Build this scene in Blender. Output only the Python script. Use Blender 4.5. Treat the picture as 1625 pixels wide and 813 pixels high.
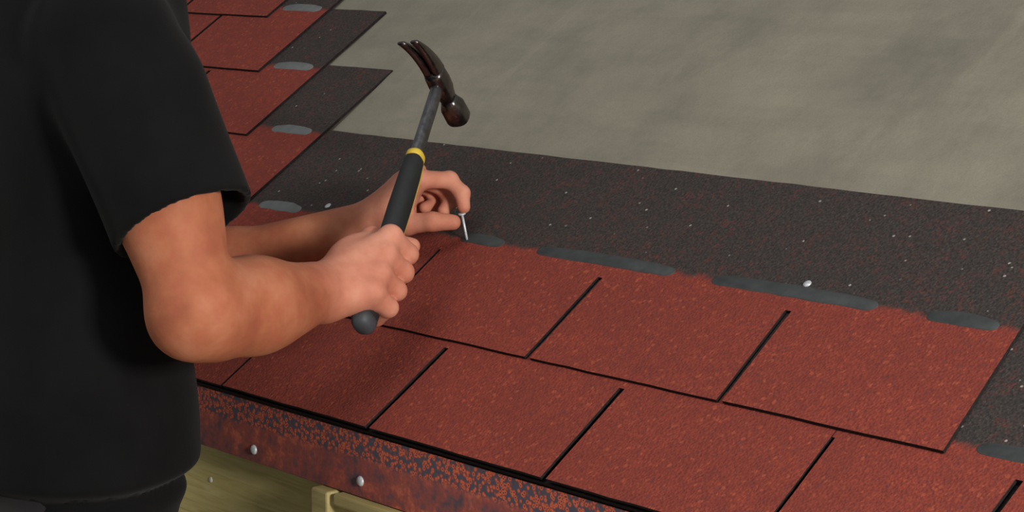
import bpy, bmesh, math, random
import numpy as np
from mathutils import Vector, Matrix

# ------------------------------------------------------------------ clean
for o in list(bpy.data.objects):
    bpy.data.objects.remove(o, do_unlink=True)
scene = bpy.context.scene
COL = scene.collection
random.seed(7)

# ------------------------------------------------------------------ camera
cam_data = bpy.data.cameras.new('camera')
cam_data.sensor_width = 36.0
cam_data.lens = 76.79
cam_data.clip_start = 0.05
cam = bpy.data.objects.new('camera', cam_data)
COL.objects.link(cam)
cam.matrix_world = Matrix(((0.64076265, -0.11081816, 0.75969899, 2.13272),
                           (0.76773903, 0.09248995, -0.63405235, -1.43112),
                           (0.0, 0.98952764, 0.14434353, 1.57542),
                           (0, 0, 0, 1)))
scene.camera = cam

# ------------------------------------------------------------------ light and exposure
world = bpy.data.worlds.new('workshop_light')
scene.world = world
world.use_nodes = True
bg = world.node_tree.nodes['Background']
bg.inputs[0].default_value = (0.95, 0.98, 1.0, 1)
bg.inputs[1].default_value = 0.25

def area_light(name, loc, target, size, power, color):
    d = bpy.data.lights.new(name, 'AREA')
    d.shape = 'RECTANGLE'
    d.size, d.size_y = size
    d.energy = power
    d.color = color
    o = bpy.data.objects.new(name, d)
    COL.objects.link(o)
    o.location = loc
    o.rotation_euler = (Vector(target) - Vector(loc)).to_track_quat('-Z', 'Y').to_euler()
    return o

area_light('work_lamp', (3.5, -0.58, 1.90), (0.0, 0.2, 1.2), (0.45, 0.45), 108, (1.0, 0.96, 0.9))
area_light('ceiling_lamp', (0.6, -1.6, 4.2), (0.2, 0.3, 1.1), (2.4, 1.2), 36, (1.0, 0.97, 0.92))

scene.view_settings.view_transform = 'Standard'
scene.view_settings.look = 'None'
scene.view_settings.gamma = 1.0
scene.view_settings.use_curve_mapping = False
scene.view_settings.exposure = 0.0

# ------------------------------------------------------------------ helpers
V = lambda *a: np.array(a, float)
def unit(a): return a / np.linalg.norm(a)

ZE = 1.02                       # height of the eave
PITCH = math.radians(35.7257)   # slope of the roof
def roof_point(u, v, n=0.0):
    return V(u, v * math.cos(PITCH) - n * math.sin(PITCH), ZE + v * math.sin(PITCH) + n * math.cos(PITCH))

def empty(name, loc=(0, 0, 0)):
    o = bpy.data.objects.new(name, None)
    o.empty_display_size = 0.05
    COL.objects.link(o)
    o.location = loc
    return o

def link_mesh(name, verts, faces, mats, parent=None, smooth=False, face_mats=None):
    me = bpy.data.meshes.new(name)
    me.from_pydata([tuple(map(float, v)) for v in verts], [], [tuple(map(int, f)) for f in faces])
    for m in (mats if isinstance(mats, (list, tuple)) else [mats]):
        me.materials.append(m)
    if face_mats is not None:
        me.polygons.foreach_set('material_index', face_mats)
    if smooth:
        me.polygons.foreach_set('use_smooth', [True] * len(me.polygons))
    me.update()
    o = bpy.data.objects.new(name, me)
    COL.objects.link(o)
    if parent is not None:
        o.parent = parent
    return o

def bm_object(name, bm, mats, parent=None, smooth=False):
    bmesh.ops.recalc_face_normals(bm, faces=bm.faces)
    me = bpy.data.meshes.new(name)
    bm.to_mesh(me); bm.free()
    for m in (mats if isinstance(mats, (list, tuple)) else [mats]):
        me.materials.append(m)
    if smooth:
        me.polygons.foreach_set('use_smooth', [True] * len(me.polygons))
    o = bpy.data.objects.new(name, me)
    COL.objects.link(o)
    if parent is not None:
        o.parent = parent
    return o

def box_bm(lo, hi, bevel=0.0, segs=2):
    bm = bmesh.new()
    bmesh.ops.create_cube(bm, size=1.0)
    for v in bm.verts:
        for i in range(3):
            v.co[i] = lo[i] if v.co[i] < 0 else hi[i]
    if bevel > 0:
        bmesh.ops.bevel(bm, geom=list(bm.edges), offset=bevel, segments=segs, affect='EDGES', profile=0.5)
    return bm

def tag(o, label, cat, group=None, kind=None):
    o['label'] = label
    o['category'] = cat
    if group: o['group'] = group
    if kind: o['kind'] = kind
    return o

# ------------------------------------------------------------------ materials
def srgb(r, g, b):
    f = lambda c: (c / 255) / 12.92 if c <= 10 else ((c / 255 + 0.055) / 1.055) ** 2.4
    return (f(r), f(g), f(b), 1)

class Mat:
    def __init__(self, name, rough=0.8, spec=0.3, metal=0.0):
        self.m = bpy.data.materials.new(name)
        self.m.use_nodes = True
        self.t = self.m.node_tree
        self.b = self.t.nodes['Principled BSDF']
        self.b.inputs['Roughness'].default_value = rough
        self.b.inputs['Specular IOR Level'].default_value = spec
        self.b.inputs['Metallic'].default_value = metal
    def n(self, kind, **kw):
        x = self.t.nodes.new(kind)
        for k, v in kw.items(): setattr(x, k, v)
        return x
    def l(self, a, b): self.t.links.new(a, b)
    def coord(self, kind='Object', scale=(1, 1, 1)):
        if kind == 'World':
            s = self.n('ShaderNodeNewGeometry').outputs['Position']
        else:
            s = self.n('ShaderNodeTexCoord').outputs[kind]
        mp = self.n('ShaderNodeMapping'); mp.inputs['Scale'].default_value = scale
        self.l(s, mp.inputs['Vector'])
        return mp.outputs['Vector']
    def noise(self, vec, scale, detail=3, rough=0.55, dist=0.0):
        x = self.n('ShaderNodeTexNoise')
        x.inputs['Scale'].default_value = scale
        x.inputs['Detail'].default_value = detail
        x.inputs['Roughness'].default_value = rough
        x.inputs['Distortion'].default_value = dist
        self.l(vec, x.inputs['Vector'])
        return x.outputs['Fac']
    def voro(self, vec, scale, out='Distance', feature='F1'):
        x = self.n('ShaderNodeTexVoronoi', feature=feature)
        x.inputs['Scale'].default_value = scale
        self.l(vec, x.inputs['Vector'])
        return x.outputs[out]
    def ramp(self, fac, stops, interp='LINEAR'):
        x = self.n('ShaderNodeValToRGB'); x.color_ramp.interpolation = interp
        e = x.color_ramp.elements
        while len(e) < len(stops): e.new(0.5)
        for i, (p, c) in enumerate(stops):
            e[i].position = p; e[i].color = c
        self.l(fac, x.inputs['Fac'])
        return x.outputs['Color']
    def math(self, op, a, b=None, clamp=False):
        x = self.n('ShaderNodeMath', operation=op, use_clamp=clamp)
        for i, s in enumerate((a, b)):
            if s is None: continue
            if isinstance(s, (int, float)): x.inputs[i].default_value = s
            else: self.l(s, x.inputs[i])
        return x.outputs[0]
    def mix(self, fac, a, b, mode='MIX'):
        x = self.n('ShaderNodeMix', data_type='RGBA', blend_type=mode)
        for s, i in ((fac, 0), (a, 6), (b, 7)):
            if isinstance(s, (int, float)): x.inputs[i].default_value = s
            elif isinstance(s, tuple): x.inputs[i].default_value = s
            else: self.l(s, x.inputs[i])
        return x.outputs[2]
    def color(self, c):
        if isinstance(c, tuple): self.b.inputs['Base Color'].default_value = c
        else: self.l(c, self.b.inputs['Base Color'])
        return self
    def bump(self, h, strength=0.3, dist=0.002):
        x = self.n('ShaderNodeBump')
        x.inputs['Strength'].default_value = strength
        x.inputs['Distance'].default_value = dist
        self.l(h, x.inputs['Height'])
        self.l(x.outputs['Normal'], self.b.inputs['Normal'])
        return self

BW = lambda v: (v, v, v, 1)

def make_granule_material():
    m = Mat('mineral_granules', 0.92, 0.18)
    w = m.coord('World'); ob = m.coord('Object')
    sep = m.n('ShaderNodeSeparateXYZ'); m.l(ob, sep.inputs[0])
    y = sep.outputs['Y']
    # red field with darker and more orange granules
    fine = m.noise(w, 330, 2, 0.6)
    mid = m.noise(w, 85, 3, 0.6)
    big = m.noise(w, 13, 3, 0.5)
    red = m.ramp(fine, [(0.30, srgb(118, 56, 48)), (0.50, srgb(142, 64, 52)), (0.72, srgb(158, 74, 56))])
    red = m.mix(m.ramp(mid, [(0.35, BW(0.55)), (0.62, BW(0.0))]), red, srgb(118, 54, 50))
    red = m.mix(m.ramp(big, [(0.38, BW(0.35)), (0.65, BW(0.0))]), red, srgb(118, 56, 48))
    cell = m.voro(w, 260, 'Color')
    sc = m.n('ShaderNodeSeparateColor'); m.l(cell, sc.inputs[0])
    red = m.mix(m.ramp(sc.outputs[0], [(0.93, BW(0)), (0.95, BW(0.4))]), red, srgb(100, 60, 60))
    red = m.mix(m.ramp(sc.outputs[1], [(0.95, BW(0)), (0.97, BW(0.35))]), red, srgb(190, 98, 66))
    # charcoal headlap with a few red and pale granules
    dark = m.ramp(fine, [(0.30, srgb(48, 45, 44)), (0.52, srgb(63, 58, 56)), (0.75, srgb(78, 71, 67))])
    blot = m.noise(w, 34, 4, 0.65)
    redspeck = m.math('MULTIPLY', m.ramp(sc.outputs[2], [(0.55, BW(0)), (0.9, BW(0.8))]), m.ramp(blot, [(0.42, BW(0)), (0.62, BW(0.5))]))
    dark = m.mix(redspeck, dark, srgb(116, 58, 54))
    cell2 = m.voro(w, 150, 'Color')
    sc2 = m.n('ShaderNodeSeparateColor'); m.l(cell2, sc2.inputs[0])
    vd = m.voro(w, 150, 'Distance')
    dot = m.math('MULTIPLY', m.ramp(sc2.outputs[0], [(0.972, BW(0)), (0.976, BW(1))]), m.ramp(vd, [(0.18, BW(1)), (0.3, BW(0))]))
    dark = m.mix(m.math('MULTIPLY', dot, 0.75), dark, srgb(180, 172, 166))
    # ragged border between the two fields
    edge = m.math('ADD', y, m.math('MULTIPLY', m.math('SUBTRACT', m.noise(w, 45, 4, 0.7), 0.5), 0.022))
    edge = m.math('ADD', edge, m.math('MULTIPLY', m.math('SUBTRACT', fine, 0.5), 0.012))
    mask = m.ramp(m.math('MULTIPLY', edge, 3.0), [(0.484, BW(0)), (0.505, BW(1))])
    m.color(m.mix(mask, red, dark))
    h = m.math('ADD', m.math('MULTIPLY', fine, 0.7), m.voro(w, 300))
    m.bump(h, 0.45, 0.0012)
    return m.m

def make_asphalt():
    m = Mat('black_asphalt_edge', 0.85, 0.2)
    w = m.coord('World')
    m.color(m.ramp(m.noise(w, 200, 3), [(0.3, srgb(22, 18, 18)), (0.7, srgb(40, 33, 33))]))
    m.bump(m.noise(w, 260, 2), 0.3, 0.001)
    return m.m

def make_underlay():
    m = Mat('grey_felt_underlay', 0.95, 0.1)
    w = m.coord('Object'); st = m.coord('Object', (3.2, 1.0, 1.0))
    base = m.ramp(m.noise(w, 5.0, 5, 0.62, 0.1), [(0.30, srgb(126, 122, 110)), (0.5, srgb(142, 137, 123)), (0.72, srgb(153, 147, 132))])
    str_ = m.noise(m.coord('Object', (1.4, 9.0, 1)), 2.4, 4, 0.6, 0.0)
    base = m.mix(m.ramp(str_, [(0.36, BW(0.2)), (0.55, BW(0))]), base, srgb(114, 110, 101))
    seam = m.noise(m.coord('Object', (6.5, 0.7, 1)), 1.6, 3, 0.5, 0.8)
    base = m.mix(m.ramp(seam, [(0.60, BW(0)), (0.72, BW(0.3))]), base, srgb(168, 162, 146))
    fine = m.noise(w, 420, 2, 0.6)
    base = m.mix(m.ramp(fine, [(0.35, BW(0.14)), (0.6, BW(0))]), base, srgb(96, 92, 86))
    m.color(base)
    h = m.math('ADD', m.math('MULTIPLY', fine, 0.12), m.noise(w, 26, 4, 0.6))
    m.bump(h, 0.25, 0.004)
    return m.m

def make_trim():
    # felt eave strip: coarse blotches below, a fine net of slate and orange granules along the top
    m = Mat('mottled_red_felt', 0.88, 0.25)
    w = m.coord('World'); ob = m.coord('Object')
    sep = m.n('ShaderNodeSeparateXYZ'); m.l(ob, sep.inputs[0])
    z = sep.outputs['Z']
    a = m.noise(w, 46, 3, 0.6, 0.0)
    blot = m.ramp(a, [(0.32, srgb(88, 76, 84)), (0.42, srgb(138, 80, 78)), (0.55, srgb(164, 84, 74)), (0.70, srgb(206, 110, 82))])
    blot = m.mix(m.ramp(m.noise(w, 210, 2), [(0.4, BW(0.35)), (0.6, BW(0))]), blot, srgb(110, 72, 70))
    blot = m.mix(m.ramp(m.noise(m.coord('World', (1, 1, 1.2)), 84, 1, 0.4), [(0.60, BW(0)), (0.72, BW(0.55))]), blot, srgb(92, 80, 88))
    d = m.voro(w, 190, 'Distance', 'F1')
    net = m.ramp(d, [(0.12, srgb(84, 56, 58)), (0.32, srgb(226, 112, 78)), (0.50, srgb(150, 76, 66)), (0.66, srgb(82, 80, 92))])
    zz = m.math('ADD', z, m.math('MULTIPLY', m.math('SUBTRACT', m.noise(w, 90, 3), 0.5), 0.012))
    mask = m.ramp(m.math('MULTIPLY', zz, -10.0), [(0.31, BW(0)), (0.36, BW(1))])
    m.color(m.mix(mask, net, blot))
    m.bump(m.math('ADD', m.math('MULTIPLY', d, 0.4), m.noise(w, 300, 2)), 0.2, 0.0008)
    return m.m

def make_sealant(name='grey_sealant', lo=(56, 60, 60), hi=(68, 73, 73)):
    m = Mat(name, 0.7, 0.3)
    w = m.coord('World')
    m.color(m.ramp(m.noise(w, 60, 3), [(0.3, srgb(*lo)), (0.7, srgb(*hi))]))
    m.bump(m.noise(w, 140, 2), 0.15, 0.001)
    return m.m

def make_metal(name, c, rough, scale=90):
    m = Mat(name, rough, 0.5, 1.0)
    w = m.coord('Object')
    n = m.noise(w, scale, 3)
    lo = tuple(x * 0.75 for x in c[:3]) + (1,)
    m.color(m.ramp(n, [(0.35, lo), (0.65, c)]))
    r = m.ramp(m.noise(w, scale * 2, 2), [(0.3, BW(rough * 0.8)), (0.7, BW(min(1, rough * 1.3)))])
    m.l(r, m.b.inputs['Roughness'])
    return m.m

def make_skin():
    m = Mat('skin', 0.66, 0.22)
    w = m.coord('World')
    a = m.noise(w, 17, 4, 0.6)
    c = m.ramp(a, [(0.32, srgb(150, 86, 62)), (0.5, srgb(166, 100, 71)), (0.68, srgb(178, 115, 86))])
    c = m.mix(m.ramp(m.noise(w, 55, 3), [(0.5, BW(0)), (0.75, BW(0.35))]), c, srgb(168, 82, 68))
    # a paler, pinker tone is mixed in close to both hands
    near = None
    for p in ((0.135, 0.040, 1.19), (0.0, 0.205, 1.25)):
        vm = m.n('ShaderNodeVectorMath', operation='DISTANCE'); m.l(w, vm.inputs[0]); vm.inputs[1].default_value = p
        near = vm.outputs['Value'] if near is None else m.math('MINIMUM', near, vm.outputs['Value'])
    c = m.mix(m.ramp(m.math('MULTIPLY', near, 5.0), [(0.30, BW(0.75)), (0.70, BW(0))]), c, m.ramp(a, [(0.35, srgb(188, 118, 96)), (0.65, srgb(212, 150, 128))]))
    m.color(c)
    m.b.inputs['Subsurface Weight'].default_value = 0.12
    m.b.inputs['Subsurface Radius'].default_value = (0.012, 0.004, 0.002)
    m.b.inputs['Subsurface Scale'].default_value = 0.6
    m.bump(m.math('ADD', m.noise(w, 160, 3), m.math('MULTIPLY', m.voro(w, 420), 0.5)), 0.12, 0.0012)
    return m.m

def make_cloth(name, lo, hi, rough=0.95):
    m = Mat(name, rough, 0.12)
    w = m.coord('World')
    m.color(m.ramp(m.noise(w, 12, 3), [(0.35, lo), (0.65, hi)]))
    m.b.inputs['Sheen Weight'].default_value = 0.03
    m.b.inputs['Sheen Roughness'].default_value = 0.5
    m.bump(m.math('ADD', m.math('MULTIPLY', m.noise(w, 700, 1), 0.25), m.noise(w, 22, 3)), 0.22, 0.004)
    return m.m

def make_wood(name, a, b, c, rough=0.75):
    m = Mat(name, rough, 0.25)
    g = m.coord('World', (2.2, 14, 30))
    n = m.noise(g, 3.0, 5, 0.6, 1.2)
    col = m.ramp(n, [(0.28, a), (0.5, b), (0.72, c)])
    big = m.noise(m.coord('World'), 7, 3, 0.55)
    col = m.mix(m.ramp(big, [(0.35, BW(0.4)), (0.6, BW(0))]), col, a)
    m.color(col)
    m.bump(n, 0.2, 0.002)
    return m.m

def make_concrete():
    m = Mat('concrete', 0.85, 0.25)
    w = m.coord('World')
    m.color(m.ramp(m.noise(w, 3, 6, 0.65), [(0.3, srgb(158, 154, 146)), (0.7, srgb(186, 181, 170))]))
    m.bump(m.noise(w, 60, 4), 0.2, 0.002)
    return m.m

def make_rubber(name, c, rough=0.6):
    m = Mat(name, rough, 0.4)
    w = m.coord('Object')
    m.color(m.ramp(m.noise(w, 80, 2), [(0.3, tuple(x * 0.8 for x in c[:3]) + (1,)), (0.7, c)]))
    m.bump(m.noise(w, 500, 2), 0.1, 0.0006)
    return m.m

M_GRAN = make_granule_material()
M_ASPH = make_asphalt()
M_UNDER = make_underlay()
M_TRIM = make_trim()
M_SEAL = make_sealant()
M_SEALP = make_sealant('sealant_painted_sheen', (104, 106, 107), (116, 118, 119))  # same sealant, with glancing reflection painted in as a paler grey
M_ZINC = make_metal('galvanised_zinc', srgb(206, 210, 214), 0.42, 300)
M_ZINC.node_tree.nodes['Principled BSDF'].inputs['Metallic'].default_value = 0.35
M_STEEL = make_metal('worn_steel', srgb(120, 112, 110), 0.28, 60)
M_SHAFT = make_metal('grey_steel_shaft', srgb(128, 126, 130), 0.38, 60)
M_SKIN = make_skin()
M_SHIRT = make_cloth('black_cotton', srgb(12, 12, 13), srgb(17, 17, 18))
M_TROUS = make_cloth('charcoal_work_cloth', srgb(34, 33, 34), srgb(44, 42, 42))
M_SHOE = make_rubber('black_leather', srgb(30, 28, 27), 0.5)
M_HAIR = make_cloth('short_brown_hair', srgb(48, 36, 28), srgb(66, 50, 38), 0.7)
M_RUBBER = make_rubber('black_rubber', srgb(34, 36, 38), 0.6)
M_YELLOW = make_rubber('yellow_rubber', srgb(212, 182, 62), 0.5)
M_GREYR = make_rubber('grey_rubber', srgb(66, 70, 75), 0.6)
M_WOODL = make_wood('pale_treated_timber', srgb(176, 158, 100), srgb(204, 188, 124), srgb(216, 202, 142))
M_WOODD = make_wood('frame_timber', srgb(146, 132, 86), srgb(168, 154, 104), srgb(186, 172, 120))
M_DECK = make_wood('sheathing_board', srgb(120, 96, 62), srgb(150, 122, 82), srgb(170, 142, 98))
M_CONC = make_concrete()
M_WHITE = make_rubber('white_filler', srgb(214, 212, 200), 0.7)
mg = Mat('window_glass', 0.05, 0.5); mg.color(BW(0.9)); mg.b.inputs['Transmission Weight'].default_value = 1.0
mg.b.inputs['IOR'].default_value = 1.3
M_GLASS = mg.m
M_EYE = make_rubber('eye_white', srgb(230, 226, 220), 0.3)
M_NAILK = make_rubber('fingernail', srgb(214, 160, 140), 0.35)

# ------------------------------------------------------------------ the setting: floor, shed walls, roof deck
fl = bm_object('floor', box_bm((-5, -5, -0.1), (5, 4, 0.0)), M_CONC)
tag(fl, 'grey concrete workshop floor under the shed', 'floor', kind='structure')

U0, U1, VTOP = -2.5, 2.6, 1.75
roof = empty('roof', (0, 0, ZE))
roof.rotation_euler = (PITCH, 0, 0)
tag(roof, 'pitched shed roof being covered with red shingles over grey felt', 'roof', kind='structure')
for i in range(11):                                       # sheathing boards below the felt
    v0 = 0.002 + i * 0.16
    bm_object('sheathing_board', box_bm((U0 + 0.01, v0, -0.022), (U1 - 0.01, v0 + 0.158, -0.004), 0.002, 1), M_DECK, roof)

# felt underlay: one sheet with shallow wrinkles
nu, nv = 150, 56
uu, vv = np.meshgrid(np.linspace(U0, U1, nu), np.linspace(0.0, VTOP, nv), indexing='ij')
def lump(u, v):
    w = 0.0011 * np.sin(5.1 * u + 2.3 * np.sin(3.1 * v)) + 0.0008 * np.sin(11.3 * u + 4.7 * v + 1.1)
    w += 0.0013 * np.exp(-((u + 0.20 * np.sin(2.2 * v) - 0.30) / 0.035) ** 2)
    w += 0.0012 * np.exp(-((u - 0.62 + 0.35 * (v - 0.6)) / 0.03) ** 2)
    w += 0.0010 * np.exp(-((v - 0.66 - 0.05 * np.sin(4 * u)) / 0.03) ** 2)
    w += 0.0007 * np.sin(19 * v + 3 * np.sin(2.3 * u))
    return w
zz = lump(uu, vv)
rise = np.clip((vv - 0.50) / 0.10, 0, 1) * np.clip((uu + 2.4), 0, 1)
top = np.stack([uu, vv, 0.0003 + (zz + 0.0024) * (0.04 + 0.96 * rise) * 0.8], -1).reshape(-1, 3)
bot = np.stack([uu, vv, np.full_like(uu, -0.0035)], -1).reshape(-1, 3)
idx = np.arange(nu * nv).reshape(nu, nv)
q = np.stack([idx[:-1, :-1], idx[1:, :-1], idx[1:, 1:], idx[:-1, 1:]], -1).reshape(-1, 4)
fs = list(map(tuple, q)) + list(map(tuple, q[:, ::-1] + nu * nv))
rim = list(idx[:, 0]) + list(idx[-1, 1:]) + list(idx[-2::-1, -1]) + list(idx[0, -2:0:-1])
k = nu * nv
for a, b in zip(rim, rim[1:] + rim[:1]):
    fs.append((a, a + k, b + k, b))
und = link_mesh('felt_underlay', np.vstack([top, bot]), fs, M_UNDER, roof, True)
und['label'] = 'grey felt underlay sheet with shallow wrinkles'

# ------------------------------------------------------------------ shingles
TH = 0.0038
def slab(name, parent, poly, nfun, th, hole=None):
    """closed slab over the outline poly (u,v); nfun gives the height of its underside"""
    n = len(poly)
    vs = [(u, v, nfun(u, v) + th) for u, v in poly] + [(u, v, nfun(u, v)) for u, v in poly]
    fs = [tuple(range(n)), tuple(range(2 * n - 1, n - 1, -1))]
    for i in range(n):
        j = (i + 1) % n
        fs.append((i, i + n, j + n, j))
    return link_mesh(name, vs, fs, [M_GRAN, M_ASPH], parent, False, [0] + [1] * (len(fs) - 1))

def wavy(a, b, amp, step=0.03):
    """points from a to b (b left out) with a slightly hand-cut line"""
    L = math.hypot(b[0] - a[0], b[1] - a[1])
    n = max(1, int(L / step))
    nx, ny = -(b[1] - a[1]) / L, (b[0] - a[0]) / L
    out = [a]
    for i in range(1, n):
        t = i / n; w = random.uniform(-amp, amp)
        out.append((a[0] + (b[0] - a[0]) * t + nx * w, a[1] + (b[1] - a[1]) * t + ny * w))
    return out

CUT = 0.0084          # width of a cutout
def shingle(row_v, left, right, cuts, H, h=0.138, exposure=0.1435, left_joint=True):
    """one strip: left/right = (u bottom, u top), cuts = list of (u bottom, u top); all in roof coordinates"""
    u0 = left[0]
    ub = TH * H / exposure + 0.0006
    nf = lambda u, v: 0.0008 + ub * (1 - v / H)
    root = None
    g = CUT / 2
    bl = u0 - u0; 
    L_b, L_t = left[0] - u0, left[1] - u0
    R_b, R_t = right[0] - u0, right[1] - u0
    lerp = lambda a, b, t: a + (b - a) * t
    slope_l, slope_r = (L_t - L_b) / h, (R_t - R_b) / h
    top_l, top_r = L_b + slope_l * H, R_b + slope_r * H
    HL, HR = lerp(L_b, L_t, 1), lerp(R_b, R_t, 1)
    # headlap
    poly = wavy((HL, h), (HR, h), 0) + wavy((HR, h), (top_r, H), 0.0) \
        + wavy((top_r, H), (top_l, H), 0.0006) + wavy((top_l, H), (HL, h), 0.0)
    root = slab('shingle', roof, poly, nf, TH)
    root.location = (u0, row_v, 0)
    # tabs
    edges = [(L_b - (0 if left_joint else g), L_t - (0 if left_joint else g))] + [(a - u0, b - u0) for a, b in cuts] + [(R_b + g, R_t + g)]
    for i in range(len(edges) - 1):
        a, b = edges[i], edges[i + 1]
        lift = random.uniform(0.0, 0.0007)
        nt = lambda u, v, s=lift: nf(u, v) + s * (1 - v / h) ** 2
        p = wavy((a[0] + g, 0), (b[0] - g, 0), 0.0005) + wavy((b[0] - g, 0), (b[1] - g, h), 0.0003) \
            + wavy((b[1] - g, h), (a[1] + g, h), 0) + wavy((a[1] + g, h), (a[0] + g, 0), 0.0003)
        tb = slab('tab', root, p, nt, TH)
    root['nf_ub'] = ub; root['H'] = H
    return root, nf

def sealant(root, nf, row_v, ua, ub_, va=0.1565, vb=0.1765, skew=0.0, mat=None):
    u0 = root.location.x
    n = 9
    pts = []
    r = (vb - va) / 2
    a, b = ua - u0, ub_ - u0
    m = max(3, int((b - a) / 0.02))
    f = lambda u: skew * (u - a) / (b - a)
    for i in range(m + 1):
        u = a + r + (b - a - 2 * r) * i / m
        pts.append((u, va + f(u) + random.uniform(-0.001, 0.0006)))
    for i in range(1, n):
        t = -math.pi / 2 + math.pi * i / n
        pts.append((b - r + r * math.cos(t) * 1.2, (va + vb) / 2 + f(b) - 0.002 + (r - 0.002) * math.sin(t)))
    for i in range(m, -1, -1):
        u = a + r + (b - a - 2 * r) * i / m
        pts.append((u, vb + f(u) + random.uniform(-0.0006, 0.001) - 0.004 * abs(2 * i / m - 1) ** 3))
    for i in range(1, n):
        t = math.pi / 2 + math.pi * i / n
        pts.append((a + r + r * math.cos(t) * 1.2, (va + vb) / 2 + f(a) - 0.002 + (r - 0.002) * math.sin(t)))
    k = len(pts)
    base = lambda u, v: nf(u, v) + TH
    vs = [(u, v, base(u, v) - 0.0004) for u, v in pts]
    cu = sum(p[0] for p in pts) / k
    inner = []
    for u, v in pts:
        uc = min(max(u, a + r * 1.3), b - r * 1.3)
        vc = (va + vb) / 2 + f(uc)
        inner.append((uc + (u - uc) * 0.88, vc + (v - vc) * 0.88))
    vs += [(u, v, base(u, v) + 0.0004) for u, v in inner]
    fs = [tuple(range(k, 2 * k))] + [(i, (i + 1) % k, (i + 1) % k + k, i + k) for i in range(k)] + [tuple(range(k - 1, -1, -1))]
    return link_mesh('sealant_strip', vs, fs, mat or M_SEAL, root, True)

def nail_head_mesh(r, dome=0.45, seg=20):
    vs, fs = [], []
    prof = [(r * 0.98, -0.0008), (r, 0.0), (r * 0.96, r * 0.12), (r * 0.75, r * dome * 0.62), (r * 0.4, r * dome * 0.9)]
    for pr_, z in prof:
        for i in range(seg):
            a = 2 * math.pi * i / seg
            vs.append((pr_ * math.cos(a), pr_ * math.sin(a), z))
    c = len(vs); vs.append((0, 0, r * dome))
    for j in range(len(prof) - 1):
        for i in range(seg):
            k2 = (i + 1) % seg
            fs.append((j * seg + i, j * seg + k2, (j + 1) * seg + k2, (j + 1) * seg + i))
    for i in range(seg):
        fs.append(((len(prof) - 1) * seg + i, (len(prof) - 1) * seg + (i + 1) % seg, c))
    fs.append(tuple(range(seg - 1, -1, -1)))
    return vs, fs

def vert(u): return (u, u)
ROWV = [-0.005, 0.1425, 0.2955, 0.4355, 0.579, 0.714]
rows = {}
# row at the eave
rows['0b'] = shingle(ROWV[0], vert(-0.129), (0.779, 0.769), [(0.177, 0.177), (0.482, 0.476)], 0.33, exposure=0.1475)
rows['0c'] = shingle(ROWV[0], (0.780, 0.770), vert(1.60), [(0.992, 0.988), (1.295, 1.293)], 0.33, exposure=0.1475)
rows['0a'] = shingle(ROWV[0], vert(-1.031), vert(-0.130), [vert(-0.73), vert(-0.43)], 0.33, exposure=0.1475)
rows['0z'] = shingle(ROWV[0], vert(-1.933), vert(-1.032), [vert(-1.63), vert(-1.33)], 0.33, exposure=0.1475)
# second row, being nailed
rows['1b'] = shingle(ROWV[1], (0.0172, 0.0102), (0.899, 0.880), [(0.315, 0.309), (0.614, 0.600)], 0.331)
rows['1a'] = shingle(ROWV[1], (-0.884, -0.890), (0.017, 0.010), [(-0.286, -0.290), (-0.585, -0.590)][::-1], 0.331)
rows['1z'] = shingle(ROWV[1], vert(-1.785), vert(-0.891), [vert(-1.485), vert(-1.185)], 0.331)
# rows of the finished stair to the left
for i, (e, H) in enumerate([(-0.4465, 0.319), (-0.611, 0.315), (-0.754, 0.315), (-0.893, 0.315)]):
    r = i + 2
    c1 = {2: e - 0.30, 3: -0.896, 4: -1.038, 5: -1.172}[r]
    rows['%da' % r] = shingle(ROWV[r], vert(e - 0.90), vert(e - CUT / 2), [vert(c1 - 0.30), vert(c1)], H)
    rows['%dz' % r] = shingle(ROWV[r], vert(e - 1.80), vert(e - 0.901), [vert(e - 1.50), vert(e - 1.20)], H)

st = bm_object('starter_strip', box_bm((-1.93, -0.0045, 0.0004), (1.6, 0.13, 0.0052)), M_ASPH, roof)

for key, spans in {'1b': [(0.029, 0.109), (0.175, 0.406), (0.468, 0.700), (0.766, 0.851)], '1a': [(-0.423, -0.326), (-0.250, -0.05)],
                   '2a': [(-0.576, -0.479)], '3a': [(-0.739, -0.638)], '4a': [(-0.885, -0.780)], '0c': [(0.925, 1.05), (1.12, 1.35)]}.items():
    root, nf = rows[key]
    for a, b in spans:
        sealant(root, nf, root.location.y, a, b, mat=M_SEALP if b < -0.3 else M_SEAL)  # strips at the left get the painted-in sheen

nv_, nf_ = nail_head_mesh(0.0048, 0.35)
for key, u, v in [('1a', -0.278, 0.323), ('1b', 0.594, 0.3225)]:
    root, nf = rows[key]
    o = link_mesh('nail_head', nv_, nf_, M_ZINC, root, True)
    lu, lv = u - root.location.x, v - root.location.y
    o.location = (lu, lv, nf(lu, lv) + TH + 0.0006)
    o['label'] = 'galvanised round nail head'

# eave strip (hangs square to the ground), with its nails
trim = bm_object('eave_strip', box_bm((-1.93, -0.0055, -0.0785), (1.6, -0.0025, -0.004), 0.0008, 1), M_TRIM)
trim.location = (0, 0, ZE)
trim_roof = trim
fv, ff = nail_head_mesh(0.0062, 0.5)
for x, z in [(-0.0658, 0.9573), (0.155, 0.9607), (0.376, 0.962), (-0.287, 0.958)]:
    o = link_mesh('nail_head', fv, ff, M_ZINC, trim, True)
    o.rotation_euler = (math.pi / 2, 0, 0)
    o.location = (x, -0.0062, z - ZE)
    o['label'] = 'galvanised round nail head'
# the strip belongs to the roof: keep it upright in the roof's tilted frame
trim.parent = roof
trim.matrix_parent_inverse = Matrix.LocRotScale(Vector((0, 0, ZE)), Matrix.Rotation(PITCH, 3, 'X').to_quaternion(), Vector((1, 1, 1))).inverted()
trim['label'] = 'mottled red and slate felt strip hanging at the eave'

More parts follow.
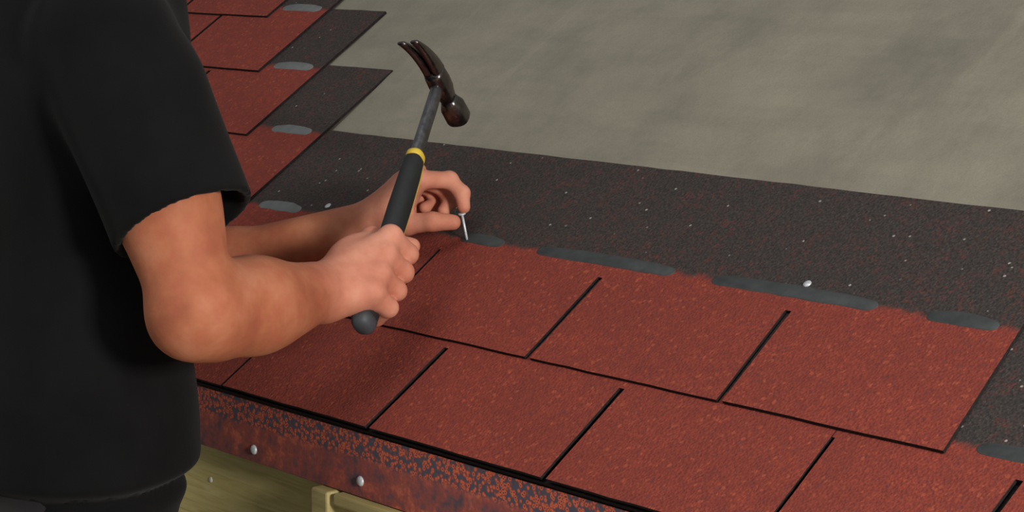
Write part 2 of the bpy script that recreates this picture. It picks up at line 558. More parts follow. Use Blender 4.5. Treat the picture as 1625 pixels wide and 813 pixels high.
# shed body
WALL = 0.020
zt = ZE - 0.03
wf = empty('wall_front', (0, WALL, 0))
tag(wf, 'front wall of pale olive treated timber boards under the eave', 'wall', kind='structure')
HX0, HX1, HZ0, HZ1 = 0.104, 0.80, 0.405, 0.938        # window opening
x0, x1 = -1.9, 1.55
zs = [0.0, 0.135, 0.27, 0.405, 0.54, 0.675, 0.81, 0.9405, zt]
for a, b in zip(zs[:-1], zs[1:]):
    segs = [(x0, x1)] if (b <= HZ0 or a >= 0.9405) else [(x0, HX0), (HX1, x1)]
    for s, e in segs:
        bm_object('plank', box_bm((s, 0.0, a + 0.001), (e, 0.032, b - 0.001), 0.003, 2), M_WOODL, wf)
# dowel plug and drip mark on the wall
bm = bmesh.new(); bmesh.ops.create_uvsphere(bm, u_segments=12, v_segments=8, radius=0.004)
for v in bm.verts: v.co.y *= 0.35
o = bm_object('filler_spot', bm, M_WHITE, wf, True); o.location = (-0.208, 0.0, 0.888)

win = empty('window_1', (0.4, WALL, HZ0))
tag(win, 'timber window frame standing proud of the shed wall', 'window', kind='structure')
P_ = 0.040
def fr(name, lo, hi, mat=M_WOODD):
    ob = bm_object(name, box_bm(lo, hi, 0.003, 2), mat, win)
    ob.location = (-0.4, 0, -HZ0)
    return ob
fr('jamb', (HX0 - 0.03, -P_, HZ0 - 0.03), (HX0 + 0.004, 0.05, 0.9405))
fr('jamb', (HX1 - 0.012, -P_, HZ0 - 0.03), (HX1 + 0.03, 0.05, 0.9405))
fr('head_rail', (HX0 + 0.012, -P_ + 0.002, HZ1 - 0.012), (HX1 - 0.012, 0.05, 0.9405))
fr('sill', (HX0 + 0.012, -P_ - 0.02, HZ0 - 0.03), (HX1 - 0.012, 0.05, HZ0 + 0.012))
fr('sash', (HX0 + 0.012, 0.006, HZ1 - 0.045), (HX1 - 0.012, 0.03, HZ1 - 0.012))
fr('sash', (HX0 + 0.012, 0.006, HZ0 + 0.012), (HX0 + 0.04, 0.03, HZ1 - 0.045))
fr('sash', (HX1 - 0.04, 0.006, HZ0 + 0.012), (HX1 - 0.012, 0.03, HZ1 - 0.045))
fr('sash', (HX0 + 0.04, 0.006, HZ0 + 0.012), (HX1 - 0.04, 0.03, HZ0 + 0.045))
fr('pane', (HX0 + 0.038, 0.015, HZ0 + 0.04), (HX1 - 0.038, 0.019, HZ1 - 0.042), M_GLASS)

DEP = VTOP * math.cos(PITCH)
for nm, xa, xb in (('wall_left', x0, x0 + 0.03), ('wall_right', x1 - 0.03, x1)):
    yb = DEP - 0.04
    prof = [(WALL + 0.033, 0), (yb, 0), (yb, ZE - 0.035 + yb * math.tan(PITCH)), (WALL + 0.033, ZE - 0.035 + (WALL + 0.033) * math.tan(PITCH) )]
    vs = [(xa, y, z) for y, z in prof] + [(xb, y, z) for y, z in prof]
    fs = [(3, 2, 1, 0), (4, 5, 6, 7)] + [(i, (i + 1) % 4, (i + 1) % 4 + 4, i + 4) for i in range(4)]
    w_ = link_mesh(nm, vs, fs, M_WOODL)
    tag(w_, ('gable wall of the shed beyond the worker' if nm == 'wall_left' else 'gable wall of the shed away from the worker'), 'wall', kind='structure')
yb = DEP - 0.04
wb = bm_object('wall_back', box_bm((x0, yb, 0), (x1, yb + 0.03, ZE - 0.04 + yb * math.tan(PITCH))), M_WOODL)
tag(wb, 'tall rear wall of the shed under the roof top', 'wall', kind='structure')

# ------------------------------------------------------------------ signed-distance modelling (for the person)
def rcone(a, b, ra, rb):
    a = np.asarray(a, float); b = np.asarray(b, float)
    return ('c', a, b, ra, rb)
def ellip(c, r, axes=None):
    return ('e', np.asarray(c, float), np.asarray(r, float), np.eye(3) if axes is None else np.asarray(axes, float))

def prim_eval(p, X, Y, Z):
    if p[0] == 'c':
        _, a, b, ra, rb = p
        d = b - a; L2 = d @ d
        px, py, pz = X - a[0], Y - a[1], Z - a[2]
        t = np.clip((px * d[0] + py * d[1] + pz * d[2]) / L2, 0, 1)
        return np.sqrt((px - t * d[0]) ** 2 + (py - t * d[1]) ** 2 + (pz - t * d[2]) ** 2) - (ra + (rb - ra) * t)
    _, c, r, ax = p
    px, py, pz = X - c[0], Y - c[1], Z - c[2]
    q = [px * ax[i][0] + py * ax[i][1] + pz * ax[i][2] for i in range(3)]
    k0 = np.sqrt(sum((q[i] / r[i]) ** 2 for i in range(3)))
    k1 = np.sqrt(sum((q[i] / r[i] ** 2) ** 2 for i in range(3))) + 1e-9
    return np.where(k0 < 1e-4, -r.min(), k0 * (k0 - 1) / k1)

def prim_box(p):
    if p[0] == 'c':
        _, a, b, ra, rb = p
        r = max(ra, rb)
        return np.minimum(a, b) - r, np.maximum(a, b) + r
    r = p[2].max()
    return p[1] - r, p[1] + r

def smin(a, b, k):
    h = np.clip(0.5 + 0.5 * (b - a) / k, 0, 1)
    return b + (a - b) * h - k * h * (1 - h)

class Field:
    def __init__(self, xs, ys, zs):
        self.ax = [np.asarray(a, np.float32) for a in (xs, ys, zs)]
        self.D = np.full([len(a) for a in self.ax], 0.2, np.float32)
    def sub(self, lo, hi, pad):
        s = []
        for i in range(3):
            a = np.searchsorted(self.ax[i], lo[i] - pad); b = np.searchsorted(self.ax[i], hi[i] + pad)
            s.append(slice(max(0, a), min(len(self.ax[i]), b)))
        return tuple(s)
    def grid(self, s):
        return np.meshgrid(self.ax[0][s[0]], self.ax[1][s[1]], self.ax[2][s[2]], indexing='ij', sparse=True)
    def add(self, p, k=0.01, pad=0.04):
        lo, hi = prim_box(p)
        s = self.sub(lo, hi, pad + k)
        if any(q.stop <= q.start for q in s): return
        d = prim_eval(p, *self.grid(s)).astype(np.float32)
        self.D[s] = smin(self.D[s], d, k)
    def cut(self, p, k=0.006, pad=0.03):
        lo, hi = prim_box(p)
        s = self.sub(lo, hi, pad + k)
        d = prim_eval(p, *self.grid(s)).astype(np.float32)
        self.D[s] = -smin(-self.D[s], d, k)
    def all(self):
        return self.grid(tuple(slice(0, len(a)) for a in self.ax))

def surface_nets(F):
    D = F.D; A = F.ax
    S = D < 0
    c = np.zeros(tuple(n - 1 for n in S.shape), np.uint8)
    for i in (0, 1):
        for j in (0, 1):
            for k in (0, 1):
                c += S[i:S.shape[0] - 1 + i, j:S.shape[1] - 1 + j, k:S.shape[2] - 1 + k]
    act = np.argwhere((c > 0) & (c < 8))
    ids = np.full(c.shape, -1, np.int32)
    ids[act[:, 0], act[:, 1], act[:, 2]] = np.arange(len(act))
    acc = np.zeros((len(act), 3)); cnt = np.zeros(len(act))
    corners = [(i, j, k) for i in (0, 1) for j in (0, 1) for k in (0, 1)]
    for a in corners:
        for ax in range(3):
            if a[ax]: continue
            b = list(a); b[ax] = 1
            ia = act + np.array(a); ib = act + np.array(b)
            da = D[ia[:, 0], ia[:, 1], ia[:, 2]]; db = D[ib[:, 0], ib[:, 1], ib[:, 2]]
            m = (da < 0) != (db < 0)
            t = np.where(m, da / np.where(m, da - db, 1), 0)
            pa = np.stack([A[i][ia[:, i]] for i in range(3)], 1); pb = np.stack([A[i][ib[:, i]] for i in range(3)], 1)
            acc += np.where(m[:, None], pa + (pb - pa) * t[:, None], 0); cnt += m
    verts = acc / cnt[:, None]
    faces = []
    for ax in range(3):
        n = list(S.shape); sa = [slice(0, n[i]) for i in range(3)]; sb = list(sa)
        sa[ax] = slice(0, n[ax] - 1); sb[ax] = slice(1, n[ax])
        a, b = S[tuple(sa)], S[tuple(sb)]
        e = np.argwhere(a != b)
        o1, o2 = (ax + 1) % 3, (ax + 2) % 3
        e = e[(e[:, o1] > 0) & (e[:, o2] > 0) & (e[:, o1] < S.shape[o1] - 1) & (e[:, o2] < S.shape[o2] - 1)]
        inside = S[e[:, 0], e[:, 1], e[:, 2]]
        def cell(d1, d2):
            q = e.copy(); q[:, o1] += d1; q[:, o2] += d2
            return ids[q[:, 0], q[:, 1], q[:, 2]]
        f = np.stack([cell(-1, -1), cell(0, -1), cell(0, 0), cell(-1, 0)], 1)
        f[~inside] = f[~inside][:, ::-1]
        faces.append(f)
    return verts, np.vstack(faces)

def relax(verts, faces, n=1, lam=0.5):
    for _ in range(n):
        acc = np.zeros_like(verts); cnt = np.zeros(len(verts))
        for i in range(4):
            a, b = faces[:, i], faces[:, (i + 1) % 4]
            np.add.at(acc, a, verts[b]); np.add.at(cnt, a, 1)
            np.add.at(acc, b, verts[a]); np.add.at(cnt, b, 1)
        verts = verts + lam * (acc / cnt[:, None] - verts)
    return verts

def field_object(name, F, mat, parent, base, smooth_n=1):
    v, f = surface_nets(F)
    v = relax(v, f, smooth_n, 0.5) - np.asarray(base)
    me = bpy.data.meshes.new(name)
    me.vertices.add(len(v)); me.vertices.foreach_set('co', v.astype(np.float32).ravel())
    me.loops.add(len(f) * 4); me.loops.foreach_set('vertex_index', f.astype(np.int32).ravel())
    me.polygons.add(len(f)); me.polygons.foreach_set('loop_start', np.arange(0, len(f) * 4, 4, dtype=np.int32))
    me.polygons.foreach_set('use_smooth', np.ones(len(f), bool))
    me.update(calc_edges=True); me.validate()
    me.materials.append(mat)
    o = bpy.data.objects.new(name, me); COL.objects.link(o)
    o.parent = parent
    return o

def axis(lo, hi, h, fine=None, hf=None):
    if fine is None: return np.arange(lo, hi + h, h)
    return np.concatenate([np.arange(lo, fine[0], h), np.arange(fine[0], fine[1], hf), np.arange(fine[1], hi + h, h)])

# ------------------------------------------------------------------ pose of the worker
RIGHT = V(0.64076, 0.76774, 0.0); FWD = V(-0.7597, 0.63405, -0.14434); UPV = V(-0.11082, 0.09249, 0.98953)
LV = V(-0.866, 0.5, 0.0)           # the worker's left
FV = V(0.5, 0.866, 0.0)            # the way the worker faces
ZV = V(0, 0, 1.0)
SR = V(0.0665, -0.2711, 1.4733); ER = V(0.2140, -0.2560, 1.1975); WR = V(0.1320, -0.0390, 1.1815)
CUFF = V(0.1720, -0.2440, 1.2770)
SL = SR + 0.37 * LV; EL = V(-0.3013, 0.0040, 1.1340); WL = V(-0.0640, 0.1745, 1.2235)
HC = V(0.0079, 0.2255, 1.3995); HB = V(0.1593, -0.0043, 1.1411)
HFACE = V(-0.0048, 0.2692, 1.3465); HCLAW = V(0.0261, 0.1808, 1.4540)
FING = {'index': [V(0.0063, 0.1965, 1.2804), V(0.0176, 0.2331, 1.2780), V(0.0333, 0.2404, 1.2624), V(0.0429, 0.2357, 1.2464)],
        'middle': [V(-0.0159, 0.2047, 1.2811), V(-0.0099, 0.2446, 1.2654), V(0.0015, 0.2466, 1.2488), V(0.0071, 0.2321, 1.2386)],
        'ring': [V(-0.0379, 0.2105, 1.2765), V(-0.0327, 0.2473, 1.2584), V(-0.0259, 0.2439, 1.2425), V(-0.0218, 0.2247, 1.2404)],
        'pinky': [V(-0.0562, 0.2133, 1.2676), V(-0.0536, 0.2412, 1.2521), V(-0.0454, 0.2358, 1.2405), V(-0.0387, 0.2197, 1.2384)]}
THUMB = [V(-0.0484, 0.1717, 1.2167), V(-0.0026, 0.1843, 1.2250), V(0.0262, 0.1994, 1.2298), V(0.0427, 0.2189, 1.2290)]
NAIL_HEAD = V(0.0438, 0.2320, 1.2390); NAIL_TIP = V(0.0417, 0.2424, 1.2018)
BELLY = V(-0.0697, -0.2319, 1.0458)
SM = (SR + SL) / 2
PELV = V(-0.10, -0.275, 0.90)
HIPR, HIPL = PELV - LV * 0.095 - ZV * 0.03, PELV + LV * 0.095 - ZV * 0.03
KNR, KNL = HIPR + FV * 0.03 - ZV * 0.41, HIPL + FV * 0.05 - ZV * 0.41
ANR, ANL = V(HIPR[0], HIPR[1], 0.09) - FV * 0.03, V(HIPL[0], HIPL[1], 0.09) - FV * 0.01
HEAD = SM + FV * 0.085 + ZV * 0.265
hf_ = unit(FV * 0.86 - ZV * 0.5); hl_ = LV; hu_ = np.cross(hf_, hl_)      # head looks down at the nail
HAX = [hl_, hf_, hu_]
def hp(l, f, u): return HEAD + hl_ * l + hf_ * f + hu_ * u

def build_body(parent, base):
    F = Field(axis(-0.52, 0.33, 0.0065, (-0.11, 0.20), 0.0023), axis(-0.47, 0.36, 0.0065, (-0.06, 0.27), 0.0023),
              axis(0.02, 1.92, 0.0065, (1.115, 1.30), 0.0023))
    # torso and legs
    F.add(ellip(SM - ZV * 0.15 - FV * 0.04, (0.150, 0.080, 0.21), [LV, FV, ZV]), 0.03)
    F.add(ellip(BELLY - FV * 0.01, (0.138, 0.088, 0.20), [LV, FV, ZV]), 0.05)
    F.add(ellip(PELV, (0.140, 0.090, 0.13), [LV, FV, ZV]), 0.05)
    for h, kn, an in ((HIPR, KNR, ANR), (HIPL, KNL, ANL)):
        F.add(rcone(h, kn, 0.080, 0.054), 0.03); F.add(rcone(kn, an, 0.052, 0.036), 0.02)
        F.add(ellip(kn - ZV * 0.12 - FV * 0.025, (0.045, 0.045, 0.10), [LV, FV, ZV]), 0.02)
        F.add(rcone(an - ZV * 0.035, an + FV * 0.13 - ZV * 0.045, 0.034, 0.024), 0.02)
    # shoulders, neck
    F.add(rcone(SR + LV * 0.02 - FV * 0.01, SL - LV * 0.02 - FV * 0.01, 0.048, 0.048), 0.04)
    F.add(rcone(SM + ZV * 0.04, HEAD - hu_ * 0.06 - hf_ * 0.02, 0.062, 0.054), 0.05)
    # head
    F.add(ellip(hp(0, -0.012, 0.035), (0.074, 0.094, 0.088), HAX), 0.03)
    F.add(ellip(hp(0, 0.028, -0.035), (0.058, 0.064, 0.078), HAX), 0.03)
    F.add(ellip(hp(0, 0.058, -0.088), (0.026, 0.022, 0.018), HAX), 0.02)
    F.add(rcone(hp(0, 0.090, 0.012), hp(0, 0.108, -0.026), 0.008, 0.0125), 0.012)
    F.add(rcone(hp(-0.014, 0.096, -0.032), hp(0.014, 0.096, -0.032), 0.008, 0.008), 0.008)
    F.add(rcone(hp(-0.03, 0.082, 0.032), hp(0.03, 0.082, 0.032), 0.011, 0.011), 0.014)
    for s in (-1, 1):
        F.cut(ellip(hp(0.030 * s, 0.098, 0.012), (0.017, 0.013, 0.010), HAX), 0.010)
        F.add(ellip(hp(0.030 * s, 0.079, 0.011), (0.014, 0.012, 0.010), HAX), 0.003)
        F.add(ellip(hp(0.074 * s, -0.012, 0.002), (0.009, 0.019, 0.031), HAX), 0.006)
        F.cut(ellip(hp(0.085 * s, -0.006, 0.004), (0.007, 0.010, 0.018), HAX), 0.005)
    F.add(rcone(hp(-0.019, 0.087, -0.057), hp(0.019, 0.087, -0.057), 0.0055, 0.0055), 0.006)
    F.add(rcone(hp(-0.016, 0.085, -0.068), hp(0.016, 0.085, -0.068), 0.006, 0.006), 0.006)
    # right arm
    fd = unit(WR - ER); ud = unit(ER - SR)
    F.add(rcone(SR, SR + (ER - SR) * 0.55, 0.058, 0.051), 0.03)
    F.add(rcone(SR + (ER - SR) * 0.5, ER, 0.051, 0.043), 0.03)
    s1 = unit(RIGHT - ud * (RIGHT @ ud)); s2 = np.cross(ud, s1)
    F.add(ellip(SR + (ER - SR) * 0.60 + s1 * 0.010, (0.048, 0.050, 0.095), [s1, s2, ud]), 0.03)
    q1 = unit(UPV - fd * (UPV @ fd)); q2 = np.cross(fd, q1)
    F.add(rcone(ER - UPV * 0.016 - RIGHT * 0.006, ER + fd * 0.03 - UPV * 0.022, 0.030, 0.034), 0.03)        # olecranon
    F.add(rcone(ER - q1 * 0.006, ER + fd * 0.10 - q1 * 0.006, 0.045, 0.044), 0.025)
    F.add(rcone(ER + fd * 0.10 - q1 * 0.006, WR, 0.044, 0.0335), 0.03)
    F.add(ellip(ER + fd * 0.085 + q1 * 0.000, (0.085, 0.038, 0.036), [fd, q2, q1]), 0.03)   # brachioradialis
    F.add(ellip(ER + fd * 0.10 - q1 * 0.018, (0.085, 0.032, 0.030), [fd, q2, q1]), 0.03)
    # left arm
    fl = unit(WL - EL)
    F.add(rcone(SL, EL, 0.056, 0.040), 0.03)
    F.add(rcone(EL, EL + fl * 0.10, 0.040, 0.040), 0.03)
    F.add(rcone(EL + fl * 0.10, WL, 0.038, 0.0260), 0.03)
    # left hand
    rad = {'index': (0.0118, 0.0105, 0.0095, 0.0082), 'middle': (0.0118, 0.0105, 0.0095, 0.0082), 'ring': (0.0112, 0.0098, 0.009, 0.0078), 'pinky': (0.0105, 0.009, 0.008, 0.007)}
    for n, p in FING.items():
        off = {'index': -0.012, 'middle': -0.004, 'ring': 0.005, 'pinky': 0.014}[n]
        wr = WL + unit(FING['pinky'][0] - FING['index'][0]) * off * 1.1
        F.add(rcone(wr, p[0], 0.0175, 0.0132), 0.016)
    pal = (WL + FING['index'][0] + FING['pinky'][0] + FING['middle'][0]) / 4 - ZV * 0.012
    F.add(ellip(pal, (0.042, 0.030, 0.016), [unit(FING['middle'][0] - WL), unit(FING['pinky'][0] - FING['index'][0]),
          unit(np.cross(FING['middle'][0] - WL, FING['pinky'][0] - FING['index'][0]))]), 0.014)
    for n, p in FING.items():
        r = rad[n]
        for i in range(3):
            F.add(rcone(p[i], p[i + 1], r[i], r[i + 1]), 0.0035)
        for i in (1, 2):
            F.add(ellip(p[i], (r[i] * 1.1,) * 3), 0.003)
    F.add(rcone(WL + unit(THUMB[0] - WL) * 0.008, THUMB[1], 0.019, 0.0135), 0.014)
    F.add(ellip(THUMB[0] * 0.4 + THUMB[1] * 0.6 + ZV * 0.008, (0.024, 0.016, 0.016), [unit(THUMB[1] - THUMB[0]), unit(np.cross(ZV, THUMB[1] - THUMB[0])), ZV]), 0.012)
    for i, (ra, rb) in ((1, (0.0130, 0.0118)), (2, (0.0122, 0.0098))):
        F.add(rcone(THUMB[i], THUMB[i + 1], ra, rb), 0.004)
    # right hand, closed round the grip
    A, Fd, N, G, mc = hand_frame()
    car = WR + unit(G - WR) * 0.012
    spread = {'index': 0.039, 'middle': 0.0130, 'ring': -0.0135, 'pinky': -0.0385}
    for n, s in spread.items():
        r = rad[n]
        k = {'index': 0.95, 'middle': 1.0, 'ring': 0.96, 'pinky': 0.86}[n]
        r = tuple(x * 1.12 for x in r)
        c = G + A * s * 1.02
        m0 = c + N * 0.027 + Fd * 0.004 * k
        p1 = c + N * 0.003 + Fd * 0.0265 * k
        p2 = c - N * 0.024 + Fd * 0.012 * k
        p3 = c - N * 0.020 - Fd * 0.014
        F.add(rcone(car + A * s * 0.55, m0, 0.0185, 0.0138), 0.016)
        for a, b, ra, rb in ((m0, p1, r[0] * 1.08, r[1] * 1.05), (p1, p2, r[1] * 1.03, r[2]), (p2, p3, r[2], r[3])):
            F.add(rcone(a, b, ra, rb), 0.0035)
        F.add(ellip(m0 + N * 0.002, (0.0128, 0.0128, 0.0128)), 0.006)
        F.add(ellip(p1, (r[1] * 1.12,) * 3), 0.003)
    F.add(ellip(G - Fd * 0.028 + N * 0.016 - A * 0.004, (0.034, 0.044, 0.017), [Fd, A, N]), 0.014)
    F.add(ellip(G - A * 0.040 - Fd * 0.022 + N * 0.010, (0.034, 0.020, 0.020), [Fd, A, N]), 0.014)
    t0 = car + A * 0.020 - N * 0.006
    t1 = G + A * 0.050 - Fd * 0.020 + N * 0.002
    t2 = G + A * 0.068 - Fd * 0.002 - N * 0.021
    t3 = G + A * 0.064 + Fd * 0.026 - N * 0.013
    F.add(rcone(t0, t1, 0.0185, 0.0145), 0.014)
    F.add(rcone(t1, t2, 0.0135, 0.0118), 0.005); F.add(rcone(t2, t3, 0.0120, 0.0098), 0.004)
    return field_object('body', F, M_SKIN, parent, base, 1)

def hand_frame():
    A = unit(HC - HB)
    G = HC + (HB - HC) * 0.815
    Fd = RIGHT * 0.97 + FWD * 0.12
    Fd = unit(Fd - A * (Fd @ A))
    N = np.cross(Fd, A)
    if N @ FWD > 0: N = -N
    return A, Fd, N, G, None

def build_shirt(parent, base):
    F = Field(axis(-0.56, 0.34, 0.0042), axis(-0.50, 0.20, 0.0042), axis(0.88, 1.62, 0.0042))
    X, Y, Z = F.all()
    def fold(amp):
        l = X * LV[0] + Y * LV[1]; f = X * FV[0] + Y * FV[1]
        w = np.sin(24 * l + 9 * Z + 2 * np.sin(11 * f + 7 * Z)) * 0.5 + np.sin(41 * Z - 17 * f + 3 * np.sin(13 * l)) * 0.35
        w = w + np.sin(33 * f + 21 * Z + 2.5 * np.sin(15 * Z)) * 0.3
        return (amp * w).astype(np.float32)
    # torso
    T = Field(*F.ax)
    T.add(ellip(SM - ZV * 0.13 - FV * 0.030, (0.198, 0.128, 0.25), [LV, FV, ZV]), 0.05, 0.3)
    T.add(rcone(SR + LV * 0.03 - ZV * 0.012, SL - LV * 0.03 - ZV * 0.012, 0.072, 0.072), 0.06, 0.3)
    T.add(ellip(BELLY - ZV * 0.03, (0.178, 0.130, 0.27), [LV, FV, ZV]), 0.06, 0.3)
    T.add(ellip(BELLY - ZV * 0.14 - FV * 0.018, (0.182, 0.132, 0.20), [LV, FV, ZV]), 0.05, 0.3)
    T.add(rcone(SM - FV * 0.02, SM + ZV * 0.06 + FV * 0.015, 0.085, 0.066), 0.06, 0.3)
    fr_ = (X - BELLY[0]) * FV[0] + (Y - BELLY[1]) * FV[1]
    lo = np.clip((1.10 - Z) / 0.2, 0, 1)
    tor = T.D + fold(0.0035) * (0.5 + lo) + 0.018 * np.exp(-((Z - 0.966) / 0.010) ** 2) + 0.030 * np.clip((0.985 - Z) / 0.06, 0, 1)
    tor_cut = np.maximum(tor, 0.915 - Z - 0.0 * X)
    nk = unit(ZV * 0.8 + FV * 0.5); nc = SM + ZV * 0.085 + FV * 0.02
    tor_cut = np.maximum(tor_cut, (X - nc[0]) * nk[0] + (Y - nc[1]) * nk[1] + (Z - nc[2]) * nk[2])
    del T
    out_, inn = tor_cut, tor + 0.012
    for side in (0, 1):
        S = Field(*F.ax)
        if side == 0:
            a, c = SR - ZV * 0.005, CUFF + unit(CUFF - SR) * 0.06
            nrm = unit(RIGHT * 0.43 - UPV * 0.90 - FWD * 0.26)
            pc = CUFF
        else:
            ud = unit(EL - SL); a = SL - ZV * 0.005; c = SL + ud * 0.26; nrm = ud; pc = SL + ud * 0.19
        S.add(rcone(a, c, 0.076, 0.066), 0.02, 0.3)
        if side == 0:
            S.add(rcone(a + (c - a) * 0.25 + RIGHT * 0.010, c + RIGHT * 0.006, 0.070, 0.064), 0.04, 0.3)
        s_ = S.D + fold(0.0022)
        cut = (X - pc[0]) * nrm[0] + (Y - pc[1]) * nrm[1] + (Z - pc[2]) * nrm[2]
        out_ = smin(out_, np.maximum(s_, cut), 0.022)
        inn = smin(inn, s_ + 0.010, 0.022)
        del S
    F.D = np.maximum(out_, -inn).astype(np.float32)
    return field_object('t_shirt', F, M_SHIRT, parent, base, 4)

def build_trousers(parent, base):
    F = Field(axis(-0.36, 0.14, 0.0065), axis(-0.48, -0.05, 0.0065), axis(0.06, 1.03, 0.0065))
    X, Y, Z = F.all()
    F.add(ellip(PELV - ZV * 0.02, (0.162, 0.110, 0.14), [LV, FV, ZV]), 0.05, 0.3)
    F.add(ellip(PELV + ZV * 0.06, (0.148, 0.098, 0.14), [LV, FV, ZV]), 0.05, 0.3)
    for h, kn, an in ((HIPR, KNR, ANR), (HIPL, KNL, ANL)):
        F.add(rcone(h, kn, 0.096, 0.074), 0.03, 0.2); F.add(rcone(kn, an - ZV * 0.03, 0.074, 0.062), 0.03, 0.2)
    f = X * FV[0] + Y * FV[1]; l = X * LV[0] + Y * LV[1]
    o = F.D + 0.003 * np.sin(31 * Z + 3 * np.sin(20 * l) + 14 * f)
    inn = o + 0.013
    F.D = np.maximum(np.maximum(np.maximum(o, Z - 1.0), 0.085 - Z), -inn).astype(np.float32)
    return field_object('work_trousers', F, M_TROUS, parent, base, 1)

def build_shoe(parent, base, an):
    lo, hi = an - 0.24, an + 0.24
    F = Field(axis(lo[0], hi[0], 0.005), axis(lo[1], hi[1], 0.005), axis(-0.01, 0.17, 0.005))
    X, Y, Z = F.all()
    a = V(an[0], an[1], 0)
    F.add(rcone(a + ZV * 0.125, a + ZV * 0.06 - FV * 0.012, 0.049, 0.050), 0.02, 0.1)
    F.add(rcone(a + ZV * 0.048 - FV * 0.03, a + FV * 0.09 + ZV * 0.042, 0.043, 0.046), 0.03, 0.1)
    F.add(ellip(a + FV * 0.125 + ZV * 0.035, (0.050, 0.070, 0.042), [LV, FV, ZV]), 0.03, 0.1)
    F.D = np.maximum(F.D, 0.002 - Z).astype(np.float32)
    return field_object('work_shoe', F, M_SHOE, parent, base, 1)

def build_hair(parent, base):
    F = Field(axis(HEAD[0] - 0.16, HEAD[0] + 0.16, 0.005), axis(HEAD[1] - 0.16, HEAD[1] + 0.16, 0.005), axis(HEAD[2] - 0.16, HEAD[2] + 0.18, 0.005))
    F.add(ellip(hp(0, -0.016, 0.040), (0.080, 0.100, 0.094), HAX), 0.01, 0.1)
    X, Y, Z = F.all()
    f = (X - HEAD[0]) * hf_[0] + (Y - HEAD[1]) * hf_[1] + (Z - HEAD[2]) * hf_[2]
    u = (X - HEAD[0]) * hu_[0] + (Y - HEAD[1]) * hu_[1] + (Z - HEAD[2]) * hu_[2]
    o = F.D + 0.0015 * np.sin(160 * X + 3 * np.sin(40 * Z)) * np.sin(140 * Y)
    cutp = np.maximum(f - 0.045 - u * 0.35, -(u + 0.045 - 0.0) + np.clip(f + 0.03, 0, 1) * 0.9)
    F.D = np.maximum(o, cutp).astype(np.float32)
    return field_object('short_hair', F, M_HAIR, parent, base, 1)

BASE = V(PELV[0], PELV[1], 0.0)
person = empty('person', BASE)
tag(person, 'person in a black short-sleeved t-shirt hammering a nail into the roof', 'person')
build_body(person, BASE)
build_shirt(person, BASE)
build_trousers(person, BASE)
build_shoe(person, BASE, ANR); build_shoe(person, BASE, ANL)
build_hair(person, BASE)
for s in (-1, 1):
    bm = bmesh.new(); bmesh.ops.create_uvsphere(bm, u_segments=16, v_segments=10, radius=0.0115)
    e = bm_object('eye', bm, M_EYE, person, True); e.location = hp(0.030 * s, 0.0825, 0.012) - BASE

# ------------------------------------------------------------------ hammer
def lathe_rings(path, rx, ry, ex, ey, seg=20, power=2.0):
    """skin of rings: path of centres with half-widths rx, ry along ex, ey"""
    vs, fs = [], []
    for c, a, b in zip(path, rx, ry):
        for i in range(seg):
            t = 2 * math.pi * i / seg
            ct, st_ = math.cos(t), math.sin(t)
            x = math.copysign(abs(ct) ** (2 / power), ct) * a; y = math.copysign(abs(st_) ** (2 / power), st_) * b
            vs.append(c + ex * x + ey * y)
    n = len(path)
    for j in range(n - 1):
        for i in range(seg):
            k2 = (i + 1) % seg
            fs.append((j * seg + i, j * seg + k2, (j + 1) * seg + k2, (j + 1) * seg + i))
    fs.append(tuple(range(seg - 1, -1, -1))); fs.append(tuple(range((n - 1) * seg, n * seg)))
    return vs, fs

A, Fd, N, G, _ = hand_frame()
hd = HFACE - HCLAW
hd = unit(hd - A * (hd @ A))            # strike direction, square to the handle
hs = np.cross(A, hd)
L = float(np.linalg.norm(HC - HB))
ham = empty('claw_hammer', HB)
tag(ham, 'claw hammer with steel head and black and yellow rubber grip raised in a hand', 'hammer')
loc = lambda h, d, s: A * h + hd * d + hs * s      # metres from the butt along handle, strike and side
# shaft
zs_ = np.linspace(0.17, L + 0.004, 12)
v_, f_ = lathe_rings([loc(z, 0, 0) for z in zs_], np.linspace(0.0095, 0.0085, 12), np.linspace(0.0075, 0.0068, 12), hd, hs, 16, 2.4)
link_mesh('shaft', v_, f_, M_SHAFT, ham, True)
# grip, swelling toward the butt
prof = [(0.004, 0.0140, 0.011), (0.010, 0.0162, 0.0128), (0.022, 0.0168, 0.0132), (0.045, 0.0158, 0.0128), (0.08, 0.0150, 0.0122), (0.12, 0.0148, 0.0122),
        (0.175, 0.0150, 0.0124), (0.225, 0.0140, 0.0116), (0.247, 0.0126, 0.0105), (0.256, 0.0108, 0.009)]
v_, f_ = lathe_rings([loc(z, 0, 0) for z, _, _ in prof], [p[1] for p in prof], [p[2] for p in prof], hd, hs, 20, 2.6)
grip = link_mesh('grip', v_, f_, M_RUBBER, ham, True)
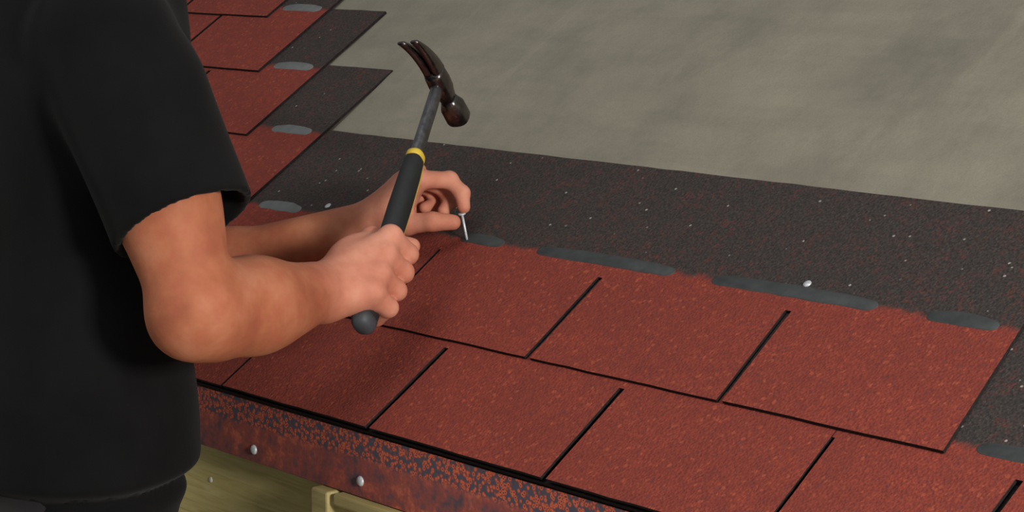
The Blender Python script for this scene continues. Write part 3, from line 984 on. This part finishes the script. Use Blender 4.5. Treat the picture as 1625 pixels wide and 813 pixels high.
# yellow band along the striking side and over the top of the grip
path, ra, rb = [], [], []
for z in np.linspace(0.03, 0.262, 18):
    w = np.interp(z, [p[0] for p in prof], [p[1] for p in prof])
    path.append(loc(z, max(w - 0.0012, 0.007), 0)); ra.append(0.0056); rb.append(np.interp(z, [0.03, 0.06, 0.24, 0.262], [0.003, 0.0070, 0.0085, 0.005]))
v_, f_ = lathe_rings(path, ra, rb, hd, hs, 14, 2.2)
link_mesh('yellow_band', v_, f_, M_YELLOW, grip, True)
v_, f_ = lathe_rings([loc(z, 0, 0) for z in (0.250, 0.252, 0.257, 0.260)], (0.0122, 0.0132, 0.0128, 0.0105), (0.0100, 0.0110, 0.0106, 0.0088), hd, hs, 20, 2.4)
link_mesh('collar', v_, f_, M_YELLOW, grip, True)
v_, f_ = lathe_rings([loc(z, 0, 0) for z in (-0.004, -0.001, 0.004, 0.011)], (0.0110, 0.0145, 0.0160, 0.0168), (0.0085, 0.0112, 0.0126, 0.0134), hd, hs, 20, 2.6)
link_mesh('butt_cap', v_, f_, M_GREYR, grip, True)
# head: cheek and eye block, neck, poll with striking face, two claw tines
hz = L
v_, f_ = lathe_rings([loc(hz, d, 0) for d in (-0.020, -0.014, 0.0, 0.014, 0.022, 0.030)], (0.0115, 0.0135, 0.0145, 0.0135, 0.0110, 0.0098),
                     (0.0120, 0.0125, 0.0130, 0.0122, 0.0105, 0.0095), A, hs, 20, 3.0)
head = link_mesh('head', v_, f_, M_STEEL, ham, True)
v_, f_ = lathe_rings([loc(hz, d, 0) for d in (0.029, 0.036, 0.044, 0.065, 0.068, 0.069)], (0.0096, 0.0116, 0.0148, 0.0150, 0.0140, 0.0126),
                     (0.0094, 0.0116, 0.0148, 0.0150, 0.0140, 0.0126), A, hs, 20, 2.6)
link_mesh('striking_face', v_, f_, M_STEEL, head, True)
for s in (-1, 1):
    path, ra, rb = [], [], []
    for t in np.linspace(0, 1, 12):
        d = -0.016 - 0.074 * t
        drop = -0.019 * t ** 2
        path.append(loc(hz + drop + 0.002 * (1 - t), d, s * (0.0056 + 0.0030 * t)))
        ra.append(0.0120 * (1 - t) + 0.0026 * t); rb.append(0.0062 * (1 - t) + 0.0052 * t)
    v_, f_ = lathe_rings(path, ra, rb, A, hs, 12, 3.0)
    link_mesh('claw_tine', v_, f_, M_STEEL, head, True)

# ------------------------------------------------------------------ the nail in the fingers
nd = unit(NAIL_HEAD - NAIL_TIP)
ex = unit(np.cross(nd, V(0, 0, 1))); ey = np.cross(nd, ex)
nl = float(np.linalg.norm(NAIL_HEAD - NAIL_TIP))
nail = empty('roofing_nail', NAIL_TIP)
tag(nail, 'loose galvanised nail held upright between finger and thumb', 'nail')
v_, f_ = lathe_rings([nd * z for z in (-0.002, 0.002, 0.006, nl - 0.0015)], (0.0003, 0.001, 0.0016, 0.0016), (0.0003, 0.001, 0.0016, 0.0016), ex, ey, 12)
link_mesh('nail_shank', v_, f_, M_ZINC, nail, True)
v_, f_ = lathe_rings([nd * z for z in (nl - 0.0022, nl - 0.0012, nl, nl + 0.0004)], (0.0018, 0.0046, 0.0048, 0.0040), (0.0018, 0.0046, 0.0048, 0.0040), ex, ey, 18)
link_mesh('nail_head', v_, f_, M_ZINC, nail, True)
